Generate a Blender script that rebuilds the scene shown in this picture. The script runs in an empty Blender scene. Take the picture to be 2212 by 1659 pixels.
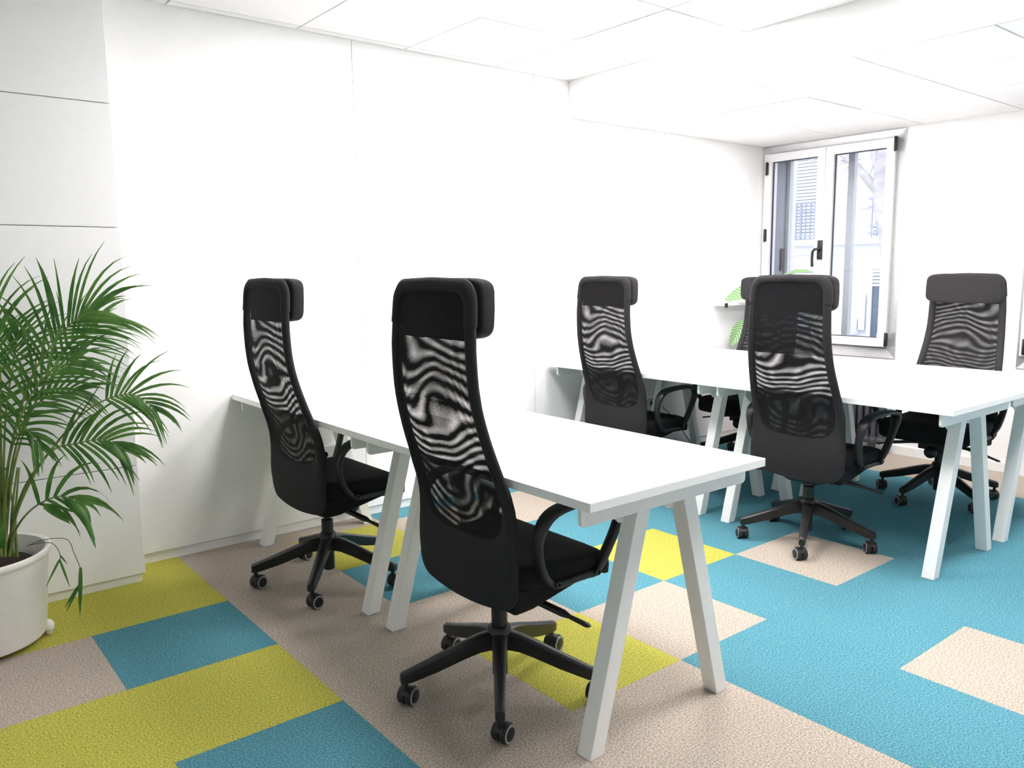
import bpy, math, random
from math import sin, cos, pi, radians, sqrt
from mathutils import Vector, Matrix

random.seed(7)
S = bpy.context.scene
COL = S.collection

# ------------------------------------------------------------------ camera
W, H = 2212, 1659
F_PX, PITCH, YAW, ROLL = 1737.2, -0.13751, 0.89337, -0.01051
CAM = Vector((-1.0436, -3.1469, 1.3021))
_F = Vector((cos(PITCH) * cos(YAW), cos(PITCH) * sin(YAW), sin(PITCH)))
_R0 = _F.cross(Vector((0, 0, 1))).normalized()
_U0 = _R0.cross(_F)
_R = cos(ROLL) * _R0 + sin(ROLL) * _U0
_U = cos(ROLL) * _U0 - sin(ROLL) * _R0
cd = bpy.data.cameras.new('camera')
cd.sensor_fit = 'HORIZONTAL'
cd.sensor_width = 36.0
cd.lens = F_PX / W * 36.0
cd.clip_start = 0.05
cd.clip_end = 200
co = bpy.data.objects.new('camera', cd)
COL.objects.link(co)
co.matrix_world = Matrix((( _R.x, _U.x, -_F.x, CAM.x), (_R.y, _U.y, -_F.y, CAM.y), (_R.z, _U.z, -_F.z, CAM.z), (0, 0, 0, 1)))
S.camera = co


def ray(px):
    return _F + _R * ((px[0] - W / 2) / F_PX) - _U * ((px[1] - H / 2) / F_PX)


def on_x(px, x):
    d = ray(px)
    return CAM + d * ((x - CAM.x) / d.x)


def on_y(px, y):
    d = ray(px)
    return CAM + d * ((y - CAM.y) / d.y)


# ------------------------------------------------------------------ world, exposure
wd = bpy.data.worlds.new('overcast_sky')
S.world = wd
wd.use_nodes = True
bg = wd.node_tree.nodes['Background']
bg.inputs[0].default_value = (0.88, 0.90, 1.0, 1)
bg.inputs[1].default_value = 0.9
S.view_settings.view_transform = 'Standard'
S.view_settings.look = 'None'
S.view_settings.gamma = 1.0
S.view_settings.use_curve_mapping = False
S.view_settings.exposure = 2.05
PANEL_LIGHT = 9.0          # brightness of the ceiling light panels
S.cycles.max_bounces = 12
S.cycles.diffuse_bounces = 6
S.cycles.transparent_max_bounces = 24
S.cycles.caustics_reflective = False
S.cycles.caustics_refractive = False


# ------------------------------------------------------------------ materials
MATS = {}


def principled(name, col, rough=0.5, metal=0.0, spec=0.5):
    m = bpy.data.materials.new(name)
    m.use_nodes = True
    b = m.node_tree.nodes['Principled BSDF']
    b.inputs['Base Color'].default_value = (*col, 1)
    b.inputs['Roughness'].default_value = rough
    b.inputs['Metallic'].default_value = metal
    b.inputs['Specular IOR Level'].default_value = spec
    MATS[name] = m
    return m, m.node_tree, b


def node(nt, t, **kw):
    n = nt.nodes.new(t)
    for k, v in kw.items():
        setattr(n, k, v)
    return n


def link(nt, a, b):
    nt.links.new(a, b)


def speckle(name, col, rough, scale, lo, hi, bump, dist, coord='Position', spec=0.3, scale2=None):
    """colour varied by fine noise, with the same noise as relief"""
    m, nt, b = principled(name, col, rough, 0, spec)
    if coord == 'Position':
        g = node(nt, 'ShaderNodeNewGeometry').outputs['Position']
    else:
        g = node(nt, 'ShaderNodeTexCoord').outputs['Object']
    n = node(nt, 'ShaderNodeTexNoise')
    n.inputs['Scale'].default_value = scale
    n.inputs['Detail'].default_value = 3
    link(nt, g, n.inputs['Vector'])
    mr = node(nt, 'ShaderNodeMapRange')
    mr.inputs['From Min'].default_value = 0.3
    mr.inputs['From Max'].default_value = 0.7
    mr.inputs['To Min'].default_value = lo
    mr.inputs['To Max'].default_value = hi
    link(nt, n.outputs['Fac'], mr.inputs['Value'])
    mx = node(nt, 'ShaderNodeMix', data_type='RGBA', blend_type='MULTIPLY')
    mx.inputs['Factor'].default_value = 1
    mx.inputs[6].default_value = (*col, 1)
    link(nt, mr.outputs[0], mx.inputs[7])
    link(nt, mx.outputs[2], b.inputs['Base Color'])
    if bump:
        bp = node(nt, 'ShaderNodeBump')
        bp.inputs['Strength'].default_value = bump
        bp.inputs['Distance'].default_value = dist
        link(nt, n.outputs['Fac'], bp.inputs['Height'])
        link(nt, bp.outputs[0], b.inputs['Normal'])
    return m, nt, b, mx


def carpet(name, col, thread):
    m, nt, b, mx = speckle(name, col, 0.95, 185, 0.48, 1.42, 0.6, 0.003, spec=0.1)
    g = node(nt, 'ShaderNodeNewGeometry').outputs['Position']
    # loose loops of another yarn: short streaks running across the pile
    mp = node(nt, 'ShaderNodeMapping')
    mp.inputs['Scale'].default_value = (130, 18, 1)
    link(nt, g, mp.inputs['Vector'])
    n = node(nt, 'ShaderNodeTexNoise')
    n.inputs['Scale'].default_value = 1
    n.inputs['Detail'].default_value = 1
    link(nt, mp.outputs[0], n.inputs['Vector'])
    r = node(nt, 'ShaderNodeMapRange')
    r.inputs['From Min'].default_value = 0.70
    r.inputs['From Max'].default_value = 0.78
    r.inputs['To Max'].default_value = 0.35
    link(nt, n.outputs['Fac'], r.inputs['Value'])
    m2 = node(nt, 'ShaderNodeMix', data_type='RGBA')
    link(nt, r.outputs[0], m2.inputs['Factor'])
    link(nt, mx.outputs[2], m2.inputs[6])
    m2.inputs[7].default_value = (*thread, 1)
    link(nt, m2.outputs[2], b.inputs['Base Color'])
    return m


C_YEL = (0.43, 0.41, 0.075)
C_TEAL = (0.080, 0.235, 0.29)
C_BEI = (0.40, 0.345, 0.29)
carpet('carpet_yellow', C_YEL, (0.10, 0.40, 0.35))
carpet('carpet_teal', C_TEAL, (0.35, 0.50, 0.20))
carpet('carpet_beige', C_BEI, (0.30, 0.34, 0.34))
principled('subfloor', (0.12, 0.11, 0.10), 0.9)
speckle('wall_white', (0.86, 0.855, 0.85), 0.55, 30, 0.992, 1.008, 0.0, 0.001)
speckle('ceiling_white', (0.80, 0.79, 0.79), 0.75, 260, 0.96, 1.03, 0.06, 0.001)
principled('ceiling_grid', (0.62, 0.61, 0.60), 0.5)
principled('seam_dark', (0.70, 0.69, 0.68), 0.8)
speckle('skirting_white', (0.82, 0.82, 0.81), 0.5, 20, 0.98, 1.02, 0.02, 0.001)
speckle('desk_white', (0.88, 0.88, 0.875), 0.38, 12, 0.99, 1.01, 0.0, 0)
speckle('leg_white', (0.84, 0.84, 0.83), 0.4, 40, 0.985, 1.015, 0.03, 0.0005)
principled('black_plastic', (0.012, 0.012, 0.013), 0.42)
principled('black_rubber', (0.018, 0.018, 0.019), 0.55)
principled('ring_grey', (0.30, 0.30, 0.31), 0.45)
principled('black_metal', (0.010, 0.010, 0.011), 0.35)
principled('bolt_metal', (0.05, 0.05, 0.05), 0.35, 0.8)
speckle('fabric_black', (0.012, 0.0115, 0.0125), 0.92, 900, 0.6, 1.4, 0.35, 0.0006, 'Object', 0.25)
speckle('fabric_grey', (0.024, 0.0225, 0.025), 0.92, 900, 0.6, 1.4, 0.35, 0.0006, 'Object', 0.25)
speckle('aluminium', (0.62, 0.62, 0.63), 0.36, 25, 0.97, 1.03, 0.02, 0.0005)
MATS['aluminium'].node_tree.nodes['Principled BSDF'].inputs['Metallic'].default_value = 0.7
speckle('sash_white', (0.80, 0.80, 0.81), 0.32, 25, 0.98, 1.02, 0.02, 0.0005)
principled('gasket', (0.03, 0.03, 0.035), 0.6)
speckle('reveal_grey', (0.34, 0.35, 0.37), 0.6, 30, 0.95, 1.05, 0.05, 0.001)
speckle('outer_frame', (0.55, 0.57, 0.58), 0.5, 30, 0.97, 1.03, 0.03, 0.001)
speckle('pot_white', (0.74, 0.72, 0.67), 0.35, 18, 0.98, 1.02, 0.03, 0.001)
speckle('soil', (0.028, 0.016, 0.013), 0.95, 90, 0.5, 1.6, 0.9, 0.008)
speckle('radiator_grey', (0.07, 0.07, 0.085), 0.45, 60, 0.95, 1.05, 0.05, 0.001)
speckle('facade', (0.80, 0.79, 0.80), 0.9, 6, 0.96, 1.03, 0.2, 0.01)
speckle('facade_band', (0.66, 0.67, 0.72), 0.9, 6, 0.96, 1.03, 0.2, 0.01)
principled('facade_rail', (0.26, 0.27, 0.34), 0.6)
principled('facade_glass', (0.10, 0.13, 0.17), 0.15)
speckle('shutter', (0.62, 0.66, 0.72), 0.7, 6, 0.97, 1.03, 0.1, 0.01)
speckle('bark', (0.38, 0.36, 0.36), 0.9, 7, 0.8, 1.15, 0.5, 0.02)
speckle('pavement', (0.42, 0.42, 0.43), 0.9, 3, 0.9, 1.1, 0.2, 0.01)
principled('appliance_white', (0.80, 0.81, 0.83), 0.4)
principled('socket_white', (0.80, 0.80, 0.79), 0.4)
principled('socket_red', (0.55, 0.06, 0.05), 0.4)
principled('cable_grey', (0.25, 0.25, 0.26), 0.5)


def glass():
    m = bpy.data.materials.new('window_glass')
    m.use_nodes = True
    nt = m.node_tree
    nt.nodes.remove(nt.nodes['Principled BSDF'])
    out = nt.nodes['Material Output']
    tr = node(nt, 'ShaderNodeBsdfTransparent')
    tr.inputs[0].default_value = (0.93, 0.95, 0.97, 1)
    gl = node(nt, 'ShaderNodeBsdfGlossy')
    gl.inputs['Roughness'].default_value = 0.02
    fr = node(nt, 'ShaderNodeFresnel')
    fr.inputs[0].default_value = 1.45
    mx = node(nt, 'ShaderNodeMixShader')
    link(nt, fr.outputs[0], mx.inputs[0])
    link(nt, tr.outputs[0], mx.inputs[1])
    link(nt, gl.outputs[0], mx.inputs[2])
    link(nt, mx.outputs[0], out.inputs[0])
    MATS['window_glass'] = m


glass()


def light_mat():
    m = bpy.data.materials.new('light_diffuser')
    m.use_nodes = True
    nt = m.node_tree
    b = nt.nodes['Principled BSDF']
    b.inputs['Base Color'].default_value = (0.9, 0.9, 0.9, 1)
    b.inputs['Emission Color'].default_value = (1.0, 0.955, 0.945, 1)
    b.inputs['Emission Strength'].default_value = PANEL_LIGHT
    MATS['light_diffuser'] = m


light_mat()


def mesh_weave(name, period, pv, warp, seed, col):
    """open woven net: dark threads, transparent holes on a fine slanted lattice (UV is in metres)"""
    m = bpy.data.materials.new(name)
    m.use_nodes = True
    nt = m.node_tree
    b = nt.nodes['Principled BSDF']
    b.inputs['Base Color'].default_value = (*col, 1)
    b.inputs['Roughness'].default_value = 0.8
    b.inputs['Specular IOR Level'].default_value = 0.2
    out = nt.nodes['Material Output']
    uv = node(nt, 'ShaderNodeUVMap')
    mp = node(nt, 'ShaderNodeMapping')
    mp.inputs['Location'].default_value = (seed, seed * 0.7, 0)
    link(nt, uv.outputs[0], mp.inputs[0])
    nz = node(nt, 'ShaderNodeTexNoise')
    nz.inputs['Scale'].default_value = 5.0
    nz.inputs['Detail'].default_value = 0
    link(nt, mp.outputs[0], nz.inputs['Vector'])
    sub = node(nt, 'ShaderNodeVectorMath', operation='SUBTRACT')
    sub.inputs[1].default_value = (0.5, 0.5, 0.5)
    link(nt, nz.outputs['Color'], sub.inputs[0])
    sc = node(nt, 'ShaderNodeVectorMath', operation='SCALE')
    sc.inputs['Scale'].default_value = warp
    link(nt, sub.outputs[0], sc.inputs[0])
    ad = node(nt, 'ShaderNodeVectorMath', operation='ADD')
    link(nt, uv.outputs[0], ad.inputs[0])
    link(nt, sc.outputs[0], ad.inputs[1])
    se = node(nt, 'ShaderNodeSeparateXYZ')
    link(nt, ad.outputs[0], se.inputs[0])

    def mt(op, a, bb):
        n = node(nt, 'ShaderNodeMath', operation=op)
        for i, v in enumerate((a, bb)):
            if v is None:
                continue
            if isinstance(v, (int, float)):
                n.inputs[i].default_value = v
            else:
                link(nt, v, n.inputs[i])
        return n.outputs[0]
    k = 2 * pi / period
    u, v = se.outputs[0], se.outputs[1]
    kv = 2 * pi / pv
    a = mt('SINE', mt('ADD', mt('MULTIPLY', u, k), mt('MULTIPLY', v, 0.45 * kv)), None)
    c = mt('SINE', mt('MULTIPLY', mt('SUBTRACT', v, mt('MULTIPLY', u, 0.05)), kv), None)
    hole = mt('GREATER_THAN', mt('ADD', mt('MULTIPLY', a, 0.45), c), 0.62)
    tr = node(nt, 'ShaderNodeBsdfTransparent')
    mx = node(nt, 'ShaderNodeMixShader')
    link(nt, hole, mx.inputs[0])
    link(nt, b.outputs[0], mx.inputs[1])
    link(nt, tr.outputs[0], mx.inputs[2])
    link(nt, mx.outputs[0], out.inputs[0])
    MATS[name] = m


mesh_weave('weave_rear', 0.0026, 0.0026, 0.012, 0.0, (0.012, 0.011, 0.013))
mesh_weave('weave_front', 0.00263, 0.0028, 0.012, 3.7, (0.012, 0.011, 0.013))


def leaf_mat(name, c1, c2, scale=14):
    m, nt, b = principled(name, c1, 0.45, 0, 0.4)
    g = node(nt, 'ShaderNodeNewGeometry').outputs['Position']
    n = node(nt, 'ShaderNodeTexNoise')
    n.inputs['Scale'].default_value = scale
    link(nt, g, n.inputs['Vector'])
    r = node(nt, 'ShaderNodeMapRange')
    r.inputs['From Min'].default_value = 0.35
    r.inputs['From Max'].default_value = 0.65
    link(nt, n.outputs['Fac'], r.inputs['Value'])
    mx = node(nt, 'ShaderNodeMix', data_type='RGBA')
    link(nt, r.outputs[0], mx.inputs['Factor'])
    mx.inputs[6].default_value = (*c1, 1)
    mx.inputs[7].default_value = (*c2, 1)
    link(nt, mx.outputs[2], b.inputs['Base Color'])
    tl = node(nt, 'ShaderNodeBsdfTranslucent')
    link(nt, mx.outputs[2], tl.inputs[0])
    ms = node(nt, 'ShaderNodeMixShader')
    ms.inputs[0].default_value = 0.3
    link(nt, b.outputs[0], ms.inputs[1])
    link(nt, tl.outputs[0], ms.inputs[2])
    link(nt, ms.outputs[0], nt.nodes['Material Output'].inputs[0])
    return m


leaf_mat('palm_leaf', (0.040, 0.125, 0.021), (0.10, 0.23, 0.043))
leaf_mat('palm_stem', (0.16, 0.25, 0.06), (0.26, 0.33, 0.09))
leaf_mat('leaf_brown', (0.36, 0.20, 0.06), (0.45, 0.30, 0.10))
leaf_mat('leaf_wilted', (0.035, 0.055, 0.035), (0.06, 0.05, 0.05))


def striped_leaf():
    m, nt, b = principled('striped_leaf', (0.2, 0.45, 0.15), 0.4)
    uv = node(nt, 'ShaderNodeUVMap')
    se = node(nt, 'ShaderNodeSeparateXYZ')
    link(nt, uv.outputs[0], se.inputs[0])
    ab = node(nt, 'ShaderNodeMath', operation='ABSOLUTE')
    link(nt, se.outputs[0], ab.inputs[0])
    mu = node(nt, 'ShaderNodeMath', operation='MULTIPLY_ADD')
    link(nt, ab.outputs[0], mu.inputs[0])
    mu.inputs[1].default_value = -0.22
    link(nt, se.outputs[1], mu.inputs[2])
    m2 = node(nt, 'ShaderNodeMath', operation='MULTIPLY')
    link(nt, mu.outputs[0], m2.inputs[0])
    m2.inputs[1].default_value = 62
    sn = node(nt, 'ShaderNodeMath', operation='SINE')
    link(nt, m2.outputs[0], sn.inputs[0])
    r = node(nt, 'ShaderNodeMapRange')
    r.inputs['From Min'].default_value = 0.45
    r.inputs['From Max'].default_value = 0.8
    link(nt, sn.outputs[0], r.inputs['Value'])
    mx = node(nt, 'ShaderNodeMix', data_type='RGBA')
    link(nt, r.outputs[0], mx.inputs['Factor'])
    mx.inputs[6].default_value = (0.27, 0.43, 0.21, 1)
    mx.inputs[7].default_value = (0.045, 0.15, 0.045, 1)
    link(nt, mx.outputs[2], b.inputs['Base Color'])


striped_leaf()


# ------------------------------------------------------------------ mesh helpers
class MB:
    def __init__(self):
        self.v, self.f, self.mi, self.uv = [], [], [], {}

    def add(self, verts, faces, mi=0):
        o = len(self.v)
        self.v += [tuple(q) for q in verts]
        self.f += [tuple(i + o for i in fc) for fc in faces]
        self.mi += [mi] * len(faces)
        return o

    def box(self, x0, x1, y0, y1, z0, z1, mi=0):
        v = [(x, y, z) for z in (z0, z1) for y in (y0, y1) for x in (x0, x1)]
        self.add(v, [(0, 2, 3, 1), (4, 5, 7, 6), (0, 1, 5, 4), (2, 6, 7, 3), (0, 4, 6, 2), (1, 3, 7, 5)], mi)

    def hull8(self, bot, top, mi=0):
        """four bottom corners and four top corners (each anticlockwise from above)"""
        self.add(list(bot) + list(top), [(3, 2, 1, 0), (4, 5, 6, 7), (0, 1, 5, 4), (1, 2, 6, 5), (2, 3, 7, 6), (3, 0, 4, 7)], mi)

    def prism(self, poly, axis, a, b, mi=0):
        """extrude a 2-D polygon along an axis; poly in the other two axes (in order)"""
        n = len(poly)

        def mk(q, t):
            if axis == 'x':
                return (t, q[0], q[1])
            if axis == 'y':
                return (q[0], t, q[1])
            return (q[0], q[1], t)
        v = [mk(q, a) for q in poly] + [mk(q, b) for q in poly]
        f = [tuple(range(n)), tuple(range(2 * n - 1, n - 1, -1))]
        f += [(i, i + n, (i + 1) % n + n, (i + 1) % n) for i in range(n)]
        self.add(v, f, mi)

    def lathe(self, prof, c=(0, 0, 0), n=24, mi=0, axis='z', closed=False):
        vs = []
        for r, h in prof:
            for k in range(n):
                a = 2 * pi * k / n
                if axis == 'z':
                    vs.append((c[0] + r * cos(a), c[1] + r * sin(a), c[2] + h))
                elif axis == 'y':
                    vs.append((c[0] + r * cos(a), c[1] + h, c[2] + r * sin(a)))
                else:
                    vs.append((c[0] + h, c[1] + r * cos(a), c[2] + r * sin(a)))
        fs = []
        m = len(prof)
        for i in range(m - 1):
            for k in range(n):
                fs.append((i * n + k, i * n + (k + 1) % n, (i + 1) * n + (k + 1) % n, (i + 1) * n + k))
        if not closed:
            fs.append(tuple(range(n - 1, -1, -1)))
            fs.append(tuple((m - 1) * n + k for k in range(n)))
        self.add(vs, fs, mi)

    def tube(self, pts, rad, n=8, mi=0, closed=False, flat=None, up=None):
        """swept round (or flat: (a, b) half sizes, superellipse) section along pts"""
        pts = [Vector(q) for q in pts]
        m = len(pts)
        prev = None
        vs = []
        for i, q in enumerate(pts):
            if closed:
                t = (pts[(i + 1) % m] - pts[i - 1])
            else:
                t = pts[min(i + 1, m - 1)] - pts[max(i - 1, 0)]
            t.normalize()
            if up is not None:
                s = Vector(up)
                nrm = t.cross(s).normalized()
                s = nrm.cross(t).normalized()
            else:
                if prev is None:
                    ref = Vector((0, 0, 1)) if abs(t.z) < 0.9 else Vector((1, 0, 0))
                    nrm = t.cross(ref).normalized()
                else:
                    nrm = (prev - t * prev.dot(t)).normalized()
                prev = nrm
                s = t.cross(nrm).normalized()
            r = rad[i] if isinstance(rad, (list, tuple)) else rad
            for k in range(n):
                a = 2 * pi * (k + 0.5) / n
                ca, sa = cos(a), sin(a)
                if flat:
                    fa = flat[i] if isinstance(flat, list) else flat
                    ca = math.copysign(abs(ca) ** 0.6, ca) * fa[0]
                    sa = math.copysign(abs(sa) ** 0.6, sa) * fa[1]
                    vs.append(q + s * ca + nrm * sa)
                else:
                    vs.append(q + (nrm * ca + s * sa) * r)
        fs = []
        for i in range(m if closed else m - 1):
            j = (i + 1) % m
            for k in range(n):
                fs.append((i * n + k, i * n + (k + 1) % n, j * n + (k + 1) % n, j * n + k))
        if not closed:
            fs.append(tuple(range(n - 1, -1, -1)))
            fs.append(tuple((m - 1) * n + k for k in range(n)))
        self.add(vs, fs, mi)

    def build(self, name, mats, parent=None, smooth=None, bevel=0, subsurf=0):
        me = bpy.data.meshes.new(name)
        me.from_pydata(self.v, [], self.f)
        me.update()
        import bmesh
        bm = bmesh.new()
        bm.from_mesh(me)
        bmesh.ops.recalc_face_normals(bm, faces=bm.faces)
        bm.to_mesh(me)
        bm.free()
        if isinstance(mats, str):
            mats = [mats]
        for m in mats:
            me.materials.append(MATS[m])
        if len(mats) > 1:
            for pl, i in zip(me.polygons, self.mi):
                pl.material_index = i
        if smooth is not None:
            me.shade_smooth()
            me.set_sharp_from_angle(angle=radians(smooth))
        o = bpy.data.objects.new(name, me)
        COL.objects.link(o)
        if parent is not None:
            o.parent = parent
        if bevel:
            md = o.modifiers.new('bevel', 'BEVEL')
            md.width = bevel
            md.segments = 2
            md.limit_method = 'ANGLE'
        if subsurf:
            md = o.modifiers.new('sub', 'SUBSURF')
            md.levels = subsurf
            md.render_levels = subsurf
        return o


def empty(name, loc=(0, 0, 0), rz=0.0):
    o = bpy.data.objects.new(name, None)
    o.empty_display_size = 0.1
    COL.objects.link(o)
    o.location = loc
    o.rotation_euler = (0, 0, rz)
    return o


def tag(o, label, cat, group=None):
    o['label'] = label
    o['category'] = cat
    if group:
        o['group'] = group
    return o


def struct(o, label=None):
    o['kind'] = 'structure'
    if label:
        o['label'] = label
    return o


def inst(o, parent, loc=None):
    c = o.copy()
    COL.objects.link(c)
    c.parent = parent
    if loc is not None:
        c.location = loc
    return c


def copy_tree(o, parent=None):
    c = o.copy()
    COL.objects.link(c)
    c.parent = parent
    for ch in list(o.children):
        copy_tree(ch, c)
    return c


def smoothstep(a, b, x):
    t = max(0, min(1, (x - a) / (b - a)))
    return t * t * (3 - 2 * t)


def interp(x, tab):
    """tab: list of (x, y), increasing x"""
    if x <= tab[0][0]:
        return tab[0][1]
    for (a, b), (c, d) in zip(tab, tab[1:]):
        if x <= c:
            return b + (d - b) * (x - a) / (c - a)
    return tab[-1][1]


# ------------------------------------------------------------------ room dimensions
WALL_Y = 0.655       # left wall (long panelled wall)
WIN_X = 4.58         # window wall
BACK_X = -2.7
RIGHT_Y = -4.9
ZC, ZL = 2.47, 2.252 # upper and lower ceiling
STEP_X = 2.49

# ---- floor with carpet tiles
mb = MB()
mb.box(BACK_X - 0.1, WIN_X + 0.1, RIGHT_Y - 0.1, WALL_Y + 0.25, -0.10, -0.007)
floor = struct(mb.build('floor', 'subfloor'), 'floor of square carpet tiles in teal, beige and yellow-green')
T = 0.5


def tile_mesh(mat):
    m = MB()
    g, bv = 0.0001, 0.0007
    z0, z1 = -0.007, 0.0
    a, b = g, T - g
    m.hull8([(a, -b, z0), (b, -b, z0), (b, -a, z0), (a, -a, z0)], [(a, -b, z1 - 0.0004), (b, -b, z1 - 0.0004), (b, -a, z1 - 0.0004), (a, -a, z1 - 0.0004)])
    m.f.pop(1); m.mi.pop(1)
    o = m.add([(a + bv, -b + bv, z1), (b - bv, -b + bv, z1), (b - bv, -a - bv, z1), (a + bv, -a - bv, z1)], [(0, 1, 2, 3)])
    for i in range(4):
        j = (i + 1) % 4
        m.f.append((4 + i, 4 + j, o + j, o + i)); m.mi.append(0)
    return m.build('carpet_tile', mat, floor)


YEL = {(-2, -1), (-1, -1), (-1, -2), (-2, -2), (-1, 1), (-2, 1), (-2, 2), (1, 2), (1, -1), (3, 1), (-3, 3), (-4, 0), (-5, 3)}
BEI = {(-2, 0), (1, 1), (1, 3), (1, 4), (1, 5), (1, 6), (2, -1), (1, -2), (2, 2), (4, 2), (3, 4), (3, -1), (-3, 1), (-4, 2), (-3, 5), (-1, 4), (-2, 6)}
proto = {}
for i in range(-6, 10):
    for j in range(-2, 10):
        if i == 0 or i >= 8 or (i, j) in BEI:
            k = 'carpet_beige'
        elif (i, j) in YEL:
            k = 'carpet_yellow'
        else:
            k = 'carpet_teal'
        x0, y0 = i * T, -j * T
        if k not in proto:
            proto[k] = tile_mesh(k)
            o = proto[k]
        else:
            o = inst(proto[k], floor)
        o.location = (x0, y0, 0)

# ---- long left wall of tall white panels
mb = MB()
mb.box(BACK_X - 0.1, WIN_X + 0.5, WALL_Y + 0.022, WALL_Y + 0.2, -0.1, 2.75)
wl = struct(mb.build('wall_left', 'seam_dark'), 'long white wall of tall flush panels')
edges = [-2.6, -1.4, -0.19, 1.0, 2.2, 3.39, WIN_X + 0.02]
for a, b in zip(edges, edges[1:]):
    m = MB()
    top = ZC if b <= 2.3 else ZC
    m.box(a + 0.0014, b - 0.0014, WALL_Y, WALL_Y + 0.03, 0.047, top + 0.05)
    m.build('wall_panel', 'wall_white', wl, bevel=0.0012)
m = MB()
m.box(BACK_X, WIN_X, WALL_Y + 0.010, WALL_Y + 0.04, -0.003, 0.049)
struct(m.build('baseboard_left', 'skirting_white'))

# ---- clad pillar standing out from the left wall
PY, PX = 0.437, -0.197
m = MB()
m.box(-1.42, PX - 0.012, PY + 0.014, WALL_Y + 0.01, -0.003, ZC + 0.05)
pil = struct(m.build('wall_pillar', 'skirting_white'), 'white clad pillar with horizontal joints')
zs = [0.038, 0.511, 1.008, 1.500, 1.985, ZC + 0.04]
for a, b in zip(zs, zs[1:]):
    m = MB()
    m.box(-1.43, PX, PY, WALL_Y + 0.004, a + 0.0018, b - 0.0018)
    m.build('pillar_panel', 'wall_white', pil, bevel=0.0015)

# ---- walls behind and to the right of the viewpoint
m = MB()
m.box(BACK_X - 0.15, BACK_X, RIGHT_Y - 0.1, WALL_Y + 0.1, -0.1, 2.75)
struct(m.build('wall_back', 'wall_white'))
m = MB()
m.box(BACK_X - 0.1, WIN_X + 0.3, RIGHT_Y - 0.15, RIGHT_Y, -0.1, 2.75)
struct(m.build('wall_right', 'wall_white'))

# ---- window wall with openings
WIN = [(-0.455, 0.655), (-2.33, -1.22)]   # y ranges of the casings
WZ0, WZ1 = 0.672, ZL - 0.005
CW = 0.07
m = MB()
x0, x1 = WIN_X, WIN_X + 0.30
m.box(x0, x1, RIGHT_Y - 0.1, WALL_Y + 0.02, -0.1, WZ0)
m.box(x0, x1, RIGHT_Y - 0.1, WALL_Y + 0.02, WZ1, 2.75)
ys = [WALL_Y + 0.02]
for a, b in WIN:
    m.box(x0, x1, b, ys[-1], WZ0, WZ1)
    ys.append(a)
m.box(x0, x1, RIGHT_Y - 0.1, ys[-1], WZ0, WZ1)
wf = struct(m.build('wall_front', 'wall_white'), 'white wall with the tall two-sash windows')
m = MB()
m.prism([(WIN_X - 0.012, -0.003), (WIN_X, -0.003), (WIN_X, 0.068), (WIN_X - 0.006, 0.068), (WIN_X - 0.012, 0.060)], 'y', WALL_Y, -1.245)
struct(m.build('baseboard_front', 'skirting_white'))
m = MB()
m.box(WIN_X - 0.03, WIN_X, -2.32, -1.248, -0.003, 0.64)
struct(m.build('trim_1', 'wall_white', bevel=0.002), 'flat white boxing below the second window')


def frame4(m, y0, y1, z0, z1, w, xa, xb, ch=0.0, mi=0):
    """mitred rectangular frame; ch slopes the inner edge away from the room"""
    O = [(y0, z0), (y1, z0), (y1, z1), (y0, z1)]
    I = [(y0 + w, z0 + w), (y1 - w, z0 + w), (y1 - w, z1 - w), (y0 + w, z1 - w)]
    v = []
    for (y, z) in O:
        v.append((xa, y, z))
    for (y, z) in I:
        v.append((xa + ch, y, z))
    for (y, z) in O:
        v.append((xb, y, z))
    for (y, z) in I:
        v.append((xb, y, z))
    f = []
    for i in range(4):
        j = (i + 1) % 4
        f += [(i, j, 4 + j, 4 + i), (8 + j, 8 + i, 12 + i, 12 + j), (8 + i, 8 + j, j, i), (4 + i, 4 + j, 12 + j, 12 + i)]
    m.add(v, f, mi)


def sash(win, y0, y1, z0, z1):
    m = MB()
    frame4(m, y0, y1, z0, z1, 0.062, WIN_X - 0.022, WIN_X + 0.035, 0.0)
    s = m.build('sash', 'sash_white', win, bevel=0.004)
    m = MB()
    frame4(m, y0 + 0.061, y1 - 0.061, z0 + 0.061, z1 - 0.061, 0.006, WIN_X + 0.002, WIN_X + 0.012)
    m.build('gasket', 'gasket', s)
    m = MB()
    m.box(WIN_X + 0.010, WIN_X + 0.014, y0 + 0.06, y1 - 0.06, z0 + 0.06, z1 - 0.06)
    m.build('pane', 'window_glass', s)
    return s


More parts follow.
